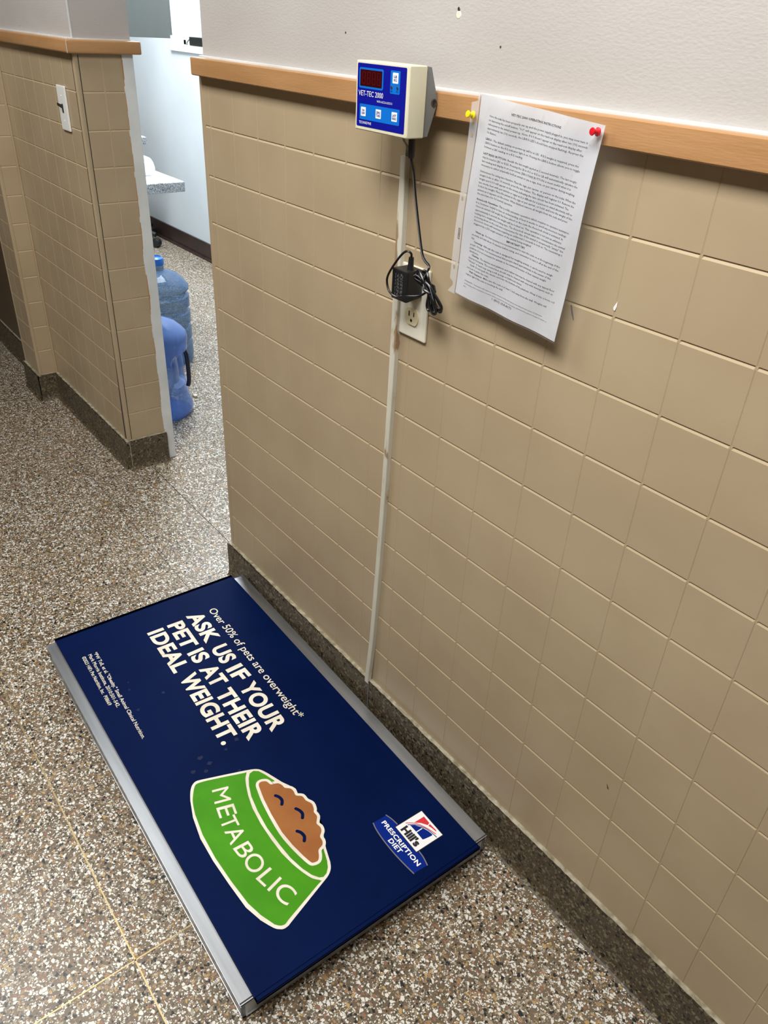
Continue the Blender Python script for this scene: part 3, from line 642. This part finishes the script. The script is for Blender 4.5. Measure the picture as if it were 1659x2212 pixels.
C1 = [V(*p) for p in [(7.315, -.500, 11.42), (7.318, -.48, 11.34), (7.299, -.42, 11.199), (7.305, -.36, 10.873), (7.392, -.33, 10.452), (7.499, -.32, 10.093), (7.578, -.32, 9.985), (7.684, -.33, 9.94), (7.722, -.35, 9.902), (7.702, -.38, 9.816), (7.69, -.40, 9.72)]]
b = B(); b.tube(spline(C1, 8), .0021, 8)
C2 = [V(*p) for p in [(7.175, -.25, 9.93), (7.175, -.26, 9.99), (7.12, -.30, 10.02), (7.04, -.34, 9.953), (6.958, -.42, 9.785), (6.879, -.47, 9.602), (6.878, -.48, 9.475), (6.97, -.49, 9.357), (7.15, -.48, 9.321), (7.401, -.47, 9.396), (7.623, -.42, 9.455), (7.758, -.38, 9.55)]]
b.tube(spline(C2, 8), .0019, 8); b.link('cord_run', M['cord'], cd, smooth=True)
tie = Vector((7.80, -.38, 9.60)); b = B(); st = B(); rr = random.Random(11)
tops = [(7.42, 9.70), (7.45, 9.77), (7.50, 9.81), (7.56, 9.83), (7.62, 9.84), (7.68, 9.84), (7.47, 9.73)]
bots = [(7.83, 9.25), (7.88, 9.24), (7.93, 9.24), (7.98, 9.26), (8.02, 9.29), (8.05, 9.33), (7.95, 9.27)]
for i, (tp, bt) in enumerate(zip(tops, bots)):
    y0 = -.36 - .025 * (i % 4); w1 = .035; d = (Vector((bt[0], 0, bt[1])) - Vector((tp[0], 0, tp[1]))).normalized(); n_ = Vector((-d.z, 0, d.x))
    c = Vector((7.76 + .012 * i, 0, 9.575 + .012 * i))
    T_ = Vector((tp[0], 0, tp[1])); Bo = Vector((bt[0], 0, bt[1]))
    P = []
    for base, off, yy in ((c, .012, y0), ((c + T_) / 2, .05, y0 - .02), (T_ + (c - T_) * .12, .045, y0 - .01), (T_, 0, y0), (T_ + (c - T_) * .12, -.045, y0 + .02), ((c + T_) / 2, -.04, y0 + .03), (c, -.012, y0 + .03),
                          ((c + Bo) / 2, -.05, y0 + .04), (Bo + (c - Bo) * .12, -.05, y0 + .06), (Bo, 0, y0 + .06), (Bo + (c - Bo) * .12, .05, y0 + .05), ((c + Bo) / 2, .05, y0 + .02)):
        q = base + n_ * off; P.append(V(q.x, yy, q.z))
    sp_ = spline(P, 6, True); b.tube(sp_, .0023, 7, close=True)
    if i % 2 == 0: st.tube([p + Vector((.0004, -.0019, .0010)) for p in sp_], .0007, 5, close=True)
sl = [V(*p) for p in [(7.76, -.33, 9.55), (7.70, -.3, 9.42), (7.69, -.3, 9.30), (7.73, -.3, 9.235), (7.79, -.3, 9.26), (7.80, -.3, 9.37)]]
b.tube(spline(sl, 8), .0021, 7)
hk = b.link('cord_hank', M['cord'], cd, smooth=True); st.tube([p + Vector((.0004, -.0018, .0008)) for p in spline(C1[1:], 8)], .0006, 5); st.link('cord_stripe', M['stripe'], cd, smooth=True)
B().tube([V(7.735, -.43, 9.655), V(7.79, -.47, 9.60), V(7.87, -.43, 9.56), V(7.88, -.33, 9.575), V(7.80, -.29, 9.63), V(7.735, -.33, 9.66)], .0028, 8, close=True).link('tie', M['cord'], hk, smooth=True)

# light switch on the left wall
SX, SZ = -9.38, 10.47
sw = thing('light_switch', 'white switch plate with black toggle on the left tiled wall', 'light switch', V(SX, 0, SZ))
b = B(); b.box(SX - .35, SX + .35, -.06, -.003, SZ - .6, SZ + .6, .04, 4); b.link('plate', M['white_plate'], sw, smooth=True)
b = B(); b.box(SX - .05, SX + .05, -.07, -.05, SZ - .12, SZ + .12, .01); b.prism([V(SX - .04, -.06, SZ - .02), V(SX - .04, -.06, SZ + .09), V(SX - .04, -.20, SZ + .15), V(SX - .04, -.20, SZ + .08)], V(.08, 0, 0) - V(0, 0, 0)); b.link('toggle', M['slot'], sw)
for dz in (.33, -.33): B().lathe(V(SX, -.06, SZ + dz), (0, -1, 0), [(0, .0008), (.0018, .0008), (.003, 0)], 12).link('screw', M['print_white'], sw)

# ------------------------------------------------------------------ instruction sheet in its sleeve
PC = {'TL': Vector((8.425, -.285, 12.334)), 'TR': Vector((10.496, -.285, 12.181)), 'BR': Vector((10.266, -.225, 9.503)), 'BL': Vector((8.212, -.22, 9.642))}
def PP(X, Y, off=0):
    a, c = X / 8.5, Y / 11.0
    p = PC['TL'] * (1 - a) * (1 - c) + PC['TR'] * a * (1 - c) + PC['BR'] * a * c + PC['BL'] * (1 - a) * c
    y = p.y - .012 * math.sin(min(1, max(0, c)) * math.pi) * (.4 + .6 * a) - .022 * math.exp(-((X - 2.6) ** 2 + (Y - .5) ** 2) / 1.5) + .012 * math.sin(X * 1.7 + Y * .8) - off
    return V(p.x, min(y, -.22) if c < .12 else y, p.z)
def sheet(x0, x1, y0, y1, off, nx=60, ny=80, edge=None, solid=True):
    b = B(); g = []
    for j in range(ny + 1):
        Y = y0 + (y1 - y0) * j / ny; g.append([b.bm.verts.new(PP((x0 if edge is None else edge(Y)) + (x1 - (x0 if edge is None else edge(Y))) * i / nx, Y, off)) for i in range(nx + 1)])
    for j in range(ny):
        for i in range(nx): b.bm.faces.new((g[j][i], g[j][i + 1], g[j + 1][i + 1], g[j + 1][i]))
    # real thickness
    if solid: bmesh.ops.solidify(b.bm, geom=b.bm.faces[:], thickness=.00012)
    return b
ps = thing('instruction_sheet', 'printed white operating instruction page in a clear sleeve pinned to the rail', 'paper sheet', PP(4.25, 5.5))
sheet(0, 8.5, 0, 11, 0).link('page', M['paper'], ps, smooth=True)
def torn(Y): return -.62 if .45 < Y < 10.3 else (-.2 if Y < .45 else -.5 + .2 * math.sin(Y * 40))
sheet(-.62, -.03, -.05, 11.12, .0045, nx=6, edge=torn, solid=False).link('binding_strip', M['strip'], ps, smooth=True)
sheet(-.03, 8.58, -.05, 11.12, .0045, solid=False).link('plastic_sleeve', M['sleeve'], ps, smooth=True)
for Y in (2.1, 5.48, 9.5):      # binder holes along the strip
    b = B(); b.prism([PP(-.36 + .085 * math.cos(q), Y + .12 * math.sin(q), .008) for q in [2 * math.pi * k / 14 for k in range(14)]], Vector((0, .0001, 0)))
    b.link('binder_hole', M['tile'], ps)
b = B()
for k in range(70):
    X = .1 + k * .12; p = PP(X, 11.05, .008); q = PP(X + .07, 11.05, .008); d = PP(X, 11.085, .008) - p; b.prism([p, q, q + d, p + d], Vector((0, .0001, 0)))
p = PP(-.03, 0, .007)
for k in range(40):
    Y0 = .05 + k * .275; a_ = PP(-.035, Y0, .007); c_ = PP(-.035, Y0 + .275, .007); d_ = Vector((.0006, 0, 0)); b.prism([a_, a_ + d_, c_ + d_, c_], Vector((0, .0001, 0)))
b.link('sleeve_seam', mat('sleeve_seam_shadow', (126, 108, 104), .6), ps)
TXT = [
 (.62, 2.54, 0, 1, "VET-TEC 2000 OPERATING INSTRUCTIONS"),
 (.98, .80, 0, 0, "Once the scale has been properly set up and the power supply plugged in, you may now turn it"),
 (1.18, .80, 0, 0, 'on depressing the on/off button. "0.0" will appear on the read-out display after ten (10) seconds'),
 (1.38, .80, 0, 0, "subsequent to the initial power-up. Note: If 0.0 doesn't appear on the read-out display after"),
 (1.58, .80, 0, 0, "approximately ten (10) seconds, the LB/KG LED's should have stopped flashing). Re-press the"),
 (1.78, .80, 0, 0, "On Button."),
 (2.10, .80, 1, 0, "*LB/KG* - The default setting on power-up will be in LBS.  If KG weight is required, press the"),
 (2.30, .80, 0, 0, "LB/KG button so the KG indicator light is on. Pressing the LB/KG button allows you to toggle"),
 (2.50, .80, 0, 0, "between a LBS reading or a KG reading."),
 (2.83, .80, 1, 0, "*LAST READ BUTTON*- Recalls the last weight applied at 2 second intervals. The last weight"),
 (3.03, .80, 0, 0, "may be read in LBS or KGS. Pressing the LB to KG or KG to LB will automatically calculate the"),
 (3.23, .80, 0, 0, "last reading and display it on your screen ZERO/TARE BUTTON is most useful when it is"),
 (3.43, .80, 0, 0, "necessary to either physically hold an animal or use a cage, box, or pet carrier during weighing."),
 (3.76, .80, 1, 2, "Instructions for using tare function. Place the cage, pet carrier, or person on the scale. When the"),
 (3.96, .80, 0, 2, "weight locks in after 10 seconds, press the tare button. The display will register 0.0. Remove the"),
 (4.16, .80, 0, 2, "weight and 0.0.0 will appear on the screen indicating the tare circuit has been activated. The"),
 (4.36, .80, 0, 2, "tare works best with pet carriers or cages as it is difficult for a person to stand absolutely still to"),
 (4.55, .80, 0, 2, "lock-in his weight. Place the patient in the cage or pet carrier, or hold, and note the weight of the"),
 (4.75, .80, 0, 2, "patient as it appears on the screen. When finished remove all weight from the scale and press"),
 (4.95, .80, 0, 2, "the zero/tare for 0.0 normal operation."),
 (5.25, .80, 1, 2, "*Accu-Lock Operation*- This is a fully automatic operation which requires no operator assistance."),
 (5.45, .80, 0, 2, "It is, however, helpful to have an understanding of how it works to avoid any incorrect readings."),
 (5.65, .80, 0, 2, "Once an animal's full weight has been placed on the scale the Accu-lock circuit is activated. In"),
 (5.86, .80, 0, 2, "approximately 6 seconds the weight will be locked on. This operation is not just an arbitrary"),
 (6.06, .80, 0, 2, "locking but a weight-time locking ratio. The Accu-lock circuit takes into consideration the animal"),
 (6.25, .80, 0, 2, 'is moving about on the scale and compensates for this. If the animal is exceptionally "jumpy" the'),
 (6.44, .80, 0, 2, "Accu-lock circuit will reactivate requiring an additional 6 seconds to lock on. The reactivating is"),
 (6.64, .80, 0, 2, "triggered by a 25% weight variation of the animal being weighed."),
 (6.87, 3.66, 0, 1, "IMPORTANT TIPS"),
 (7.07, 1.02, 1, 2, "*Warm up*- For best accuracy it is recommended to turn the scale on at the beginning of the"),
 (7.28, .76, 0, 2, "workday and wait about 10 minutes before using, and remember to turn it off at the end of the"),
 (7.48, .76, 0, 2, "day."),
 (7.65, 1.0, 1, 2, "*Centering*- Although this scale is designed for weighing animals, it can be used to weigh"),
 (7.85, .74, 0, 2, "people. However, it is recommended that people stand approximately in the center of the"),
 (8.06, .74, 0, 2, "platform. It is not necessary for animals to be centered because of their natural weight"),
 (8.25, .74, 0, 2, "distribution."),
 (8.43, 1.0, 1, 2, "*Cleaning*- The stainless steel platform and rubber mat may be cleaned with any typical floor"),
 (8.63, .74, 0, 2, "cleaning detergents. The control box should only be cleaned with very mild detergents such as"),
 (8.83, .74, 0, 2, '"Windex" or hand soap using a soft sponge or bathroom tissue.'),
 (9.02, .97, 1, 2, "*Cord*- Do not push the excess cord into the bottom of the platform. Wrap it into a loose coil"),
 (9.22, .73, 0, 2, "and push it under the scale."),
 (9.42, .99, 1, 2, "*Wall Clearance*- Make sure the scale is at least 1 inch away from the wall. Weights will"),
 (9.62, .73, 0, 2, "register light if the scale is touching the wall."),
 (10.02, .70, 0, 3, "WARRANTY - Technidyne will repair or replace any part of this unit that proves defective by reason of improper"),
 (10.20, .70, 0, 3, "workmanship and/or material for a period of three years from date of purchase (30/01/2015) without charge for parts or"),
 (10.38, .70, 0, 3, "labor."),
 (10.42, 3.18, 0, 4, "1 (800) 654-8073")]
def wid_(t): r = glyphs(t, 0, 1)[0]; return max(v[0] for v in r) - min(v[0] for v in r)
kb = (7.72 - .80) / wid_(TXT[1][4])
KW = {0: kb, 2: kb, 1: 3.41 / wid_(TXT[0][4]), 3: (7.2 - .7) / wid_(TXT[-4][4]), 4: 1.72 / wid_(TXT[-1][4])}
for (Y, X, hb, kind, s_) in TXT:
    segs = [(s_, False)]
    if s_.startswith('*'):
        h_, t_ = s_[1:].split('*', 1); segs = [(h_, True), (t_, False)]
    x = X
    for tx, bo in segs:
        bt = B()
        lead = len(tx) - len(tx.lstrip()); tx2 = tx.strip()
        raw = glyphs(tx2, 0, 1)[0]; wid = max(v[0] for v in raw) - min(v[0] for v in raw)
        k_ = KW[kind] * (1.05 if bo else 1)
        hh = {0: .102, 1: .108, 2: .106, 3: .066, 4: .14}[kind]
        x += lead * .035
        put_text(bt, tx2, (lambda X0, Y0: (lambda a, c: PP(X0 + a, Y0 - c, .0016)))(x, Y), wid * k_, hh, .022 if (bo or kind == 1) else .004, 1)
        bt.link('print_line', M['ink_bold'] if (bo or kind in (1, 4)) else M['ink'], ps)
        x += wid * k_ + .03

b = B(); fr = [PP(-.30, 7.15, .009), PP(-.18, 7.15, .009), PP(-.18, 7.75, .009), PP(-.30, 7.75, .009)]
for i in range(4): b.tube([fr[i], fr[(i + 1) % 4]], .0003, 4)
put_text(b, 'AVERY', lambda a, c: PP(-.205 - c, 7.22 + a, .009), .46, .06, .01, 1); b.link('sleeve_mark', M['ink'], ps)
def pin(name, label, base, d, mt):
    b = B(); d = Vector(d).normalized(); base = V(*base)
    b.lathe(base, d, [(0, 0), (.0048, 0), (.0050, .0012), (.0034, .0022), (.0026, .0045), (.0028, .0070), (.0040, .0082), (.0046, .0094), (.0040, .0104), (0, .0108)], 20)
    o = b.link(name, mt, smooth=True, org=base); tag(o, label, 'push pin', 'push pins holding the instruction sheet')
pin('push_pin', 'yellow push pin at the upper left edge of the instruction sheet', (8.335, -.315, 12.075), (-.10, -1, .12), M['yellow'])
pin('push_pin', 'red push pin at the upper right corner of the instruction sheet', (10.44, -.315, 12.11), (-.15, -1, .05), M['red'])

# ------------------------------------------------------------------ small wall blemishes (part of the walls)
def blot(x, z, pts, mt, nm, y=-.003, par=wr):
    b = B(); b.prism([V(x + p[0], y, z + p[1]) for p in pts], Vector((0, -.0003, 0))); b.link(nm, mt, par)
blot(10.30, 9.88, [(-.05, .09), (-.035, .1), (.0, .02), (.03, -.05), (.045, -.09), (.03, -.085), (-.01, -.02)], M['print_grey'], 'scuff')
blot(10.96, 10.15, [(.01, .07), (-.035, -.02), (-.03, -.05), (-.005, -.06), (.012, 0)], M['print_white'], 'paint_chip')
blot(12.73, 2.63, [(-.03, .05), (.0, 0), (.03, -.04), (.0, -.04)], M['dark_joint'], 'paint_chip')
for (x, z, r_, nm, mt) in ((7.483, 13.20, .055, 'filler_patch', 'plate'), (4.84, 12.9, .016, 'nail_hole', 'hole'), (8.344, 12.866, .016, 'nail_hole', 'hole')):
    B().lathe(V(x, .05, z), (0, -1, 0), [(0, .0006), (r_ * .7 * U, .0008), (r_ * U, -.0002)], 14).link(nm, M[mt], wr)
B().lathe(V(7.483, .05, 13.27), (0, -1, 0), [(0, .0012), (.022 * U, .0012)], 12).link('nail_hole', M['screw'], wr)
B().lathe(V(-12.6, .05, 12.45), (0, -1, 0), [(0, .0006), (.016 * U, .0006)], 12).link('nail_hole', M['hole'], wl)

# ------------------------------------------------------------------ back room contents
def bottle(name, label, x, y, H, r, mt, handle, ribs, cap):
    t = thing(name, label, 'water bottle', V(x, y, FL), 'large water bottles beyond the doorway')
    R2 = r * U; h = H * U; b = B()
    pr = [(0, .012), (R2 * .72, .002), (R2 * .9, .0), (R2 * .985, h * .03), (R2, h * .08)]
    if ribs:
        for k in range(4):
            z = h * (.10 + .155 * k); pr += [(R2, z), (R2 * 1.0, z + h * .085), (R2 * .91, z + h * .10), (R2 * .91, z + h * .13), (R2, z + h * .145)]
        pr += [(R2, h * .74)]
    else:
        pr += [(R2, h * .28), (R2 * .97, h * .30), (R2 * .97, h * .31), (R2 * .99, h * .33), (R2 * .99, h * .36), (R2 * .98, h * .40), (R2 * .97, h * .44), (R2 * .96, h * .48), (R2 * .96, h * .52), (R2 * .97, h * .56), (R2, h * .61), (R2, h * .72)]
    pr += [(R2 * .97, h * .755), (R2 * .88, h * .79), (R2 * .66, h * .845), (R2 * .40, h * .875), (R2 * .235, h * .89), (R2 * .22, h * .97)]
    b.lathe(V(x, y, FL), (0, 0, 1), pr, 64)
    if handle:      # hollow behind the grip
        for v in b.bm.verts:
            q = v.co - V(x, y, FL); z_ = q.z / h; c_ = Vector((q.x, q.y, 0)); 
            if .24 < z_ < .62 and c_.length > 0:
                k = max(0, c_.normalized().dot(Vector((.62, .78, 0))) - .68) / .32; w_ = min(1, (z_ - .24) / .07, (.62 - z_) / .08)
                f_ = 1 - .34 * min(1, k * 2.0) * w_; v.co.x = V(x, 0, 0).x + q.x * f_; v.co.y = V(0, y, 0).y + q.y * f_
    b.link('body', mt, t, smooth=True)
    if cap:
        B().lathe(V(x, y, FL) + Vector((0, 0, h * .955)), (0, 0, 1), [(R2 * .25, -h * .02), (R2 * .26, 0), (R2 * .25, h * .04), (R2 * .17, h * .055), (R2 * .16, h * .045), (0, h * .045)], 24).link('cap', M['cap'], t, smooth=True)
    if handle:
        a = Vector((.62, .78, 0)).normalized(); c0 = V(x, y, FL)
        P = [c0 + a * R2 * .90 + Vector((0, 0, h * .61)), c0 + a * R2 * .96 + Vector((0, 0, h * .54)), c0 + a * R2 * .97 + Vector((0, 0, h * .34)), c0 + a * R2 * .92 + Vector((0, 0, h * .27))]
        B().tube(spline(P, 6), .009, 10).link('handle', M['bottle_handle'], t, smooth=True)
    return t
bottle('water_bottle', 'translucent blue water bottle nearest the doorway with a dark side handle', -12.0, 2.92, 4.5, 1.32, M['bottle'], True, False, True)
bottle('water_bottle', 'ribbed clear blue capped water bottle standing behind the other bottle', -17.3, 5.55, 4.80, 1.32, M['bottle_dark'], False, True, True)
tag(B().box(-12.65, -12.45, 4.66, 4.80, FL, FL + .10, .02).link('plastic_block', M['cardboard'], org=V(-12.55, 4.73, FL)), 'tiny beige block lying on the floor right of the blue bottle', 'block')
dk = thing('desk_counter', 'white desk top with grey speckled laminate edge beyond the doorway', 'desk', V(-23, 5, FL))
b = B(); b.box(-29.5, -19.4, 1.9, 8.23, 5.92, 6.36, .05, 3); b.link('edge_band', M['speckle'], dk, smooth=True)
B().box(-29.45, -19.45, 1.9, 8.18, 6.345, 6.375).link('desk_top', mottle(mat('white_speckled_top', (214, 218, 224), .3), (205, 209, 216), (224, 227, 232), 90), dk)
B().box(-28, -20.4, 2.0, 2.25, FL, 6.0).link('side_panel', M['cabinet'], dk); B().box(-24.8, -24.5, 2.0, 5.5, FL, 6.0).link('modesty_panel', M['cabinet'], dk)
sh = thing('raised_shelf', 'small raised speckled shelf standing on the back of the desk', 'shelf', V(-26, 5, 6.37))
B().box(-28.8, -25.4, 1.9, 9.1, 7.16, 7.5, .05, 3).link('shelf_board', M['speckle'], sh, smooth=True); B().box(-28.7, -26.8, 2.2, 5.5, 6.385, 7.17).link('support', M['white_paint'], sh)
B().box(-28.75, -25.45, 1.95, 9.05, 7.49, 7.515).link('shelf_top', M['bag'], sh)
b = B(); rr = random.Random(8)
bmesh.ops.create_icosphere(b.bm, subdivisions=4, radius=1)
for v in b.bm.verts:
    n_ = noise.noise(v.co * 1.6) * .3 + noise.noise(v.co * 4) * .1; k = 1 + n_; v.co = V(-21.6 + v.co.x * .5 * k, 7.0 + v.co.y * .62 * k, max(6.38, 6.75 + v.co.z * .62 * k))
tag(b.link('paper_bag', M['bag'], org=V(-21.6, 7, 6.38)), 'crumpled white paper bag sitting on the desk behind the door frame', 'bag')
cb = thing('wall_cabinet', 'grey laminate wall cabinet hanging at the top of the doorway view', 'cabinet', V(-24, 8, 18))
CY = 9.2; 
b = B(); b.box(-25.2, -22.25, 2.2, 9.38, 12.02, 21, .02); b.link('body', M['cabinet'], cb)
B().box(-22.25, -22.1, 5.9, 9.36, 12.0, 21, .02).link('door', M['cabinet'], cb); B().box(-22.25, -22.1, 2.3, 5.86, 12.0, 21, .02).link('door', M['cabinet'], cb)
b = B(); b.box(-26.0, -24.6, 9.5, 10.62, 12.07, 21, .02)
tag(b.link('cabinet_filler', M['cabinet'], org=V(-25, 10, 12.07)), 'narrow grey filler panel just right of the wall cabinet', 'panel')
wa = thing('black_adapter', 'small black power supply lying on the window sill', 'power supply', V(-32.4, YB + .25, 11.36))
B().box(-33.05, -31.2, YB + .0, YB + .4, 11.37, 11.82, .04, 3).link('housing', M['black'], wa, smooth=True)
B().tube(spline([V(-33.0, YB + .2, 11.68), V(-33.4, YB + .2, 11.66), V(-33.75, YB + .2, 11.5), V(-33.9, YB + .25, 11.39)], 6), .004, 8).link('cord', M['grey_cable'], wa, smooth=True)
# swivel chair whose castor shows past the door frame
CX, CYc = -39.6, 12.3
ch = thing('office_chair', 'black office chair whose foot shows past the door frame', 'chair', V(CX, CYc, FL))
for k in range(5):
    a = math.radians(35 + 72 * k); d = Vector((math.cos(a), math.sin(a), 0)); c0 = V(CX, CYc, FL)
    lg_ = B().tube([c0 + Vector((0, 0, .14)), c0 + d * .15 + Vector((0, 0, .12)), c0 + d * .29 + Vector((0, 0, .085))], [.028, .022, .016], 10).link('base_arm', M['chair'], ch, smooth=True)
    ax_ = Vector((-d.y, d.x, 0)); B().lathe(c0 + d * .29 + Vector((0, 0, .031)) - ax_ * .025, ax_, [(0, 0), (.028, 0), (.031, .006), (.031, .044), (.028, .05), (0, .05)], 20).link('castor', M['chair'], lg_, smooth=True)
B().lathe(V(CX, CYc, FL), (0, 0, 1), [(.03, .12), (.03, .3), (.018, .3), (.018, .42)], 16).link('column', M['screw'], ch, smooth=True)
b = B(); b.box(CX - 2.2, CX + 2.2, CYc - 2.2, CYc + 2.2, 3.0, 3.6, .3, 4); b.link('seat', M['chair'], ch, smooth=True)
b = B(); b.box(CX - 2.0, CX + 2.0, CYc - 2.5, CYc - 2.1, 4.2, 8.2, .18, 4); b.box(CX - .3, CX + .3, CYc - 2.6, CYc - 2.4, 3.2, 5.0, .1); b.link('backrest', M['chair'], ch, smooth=True)
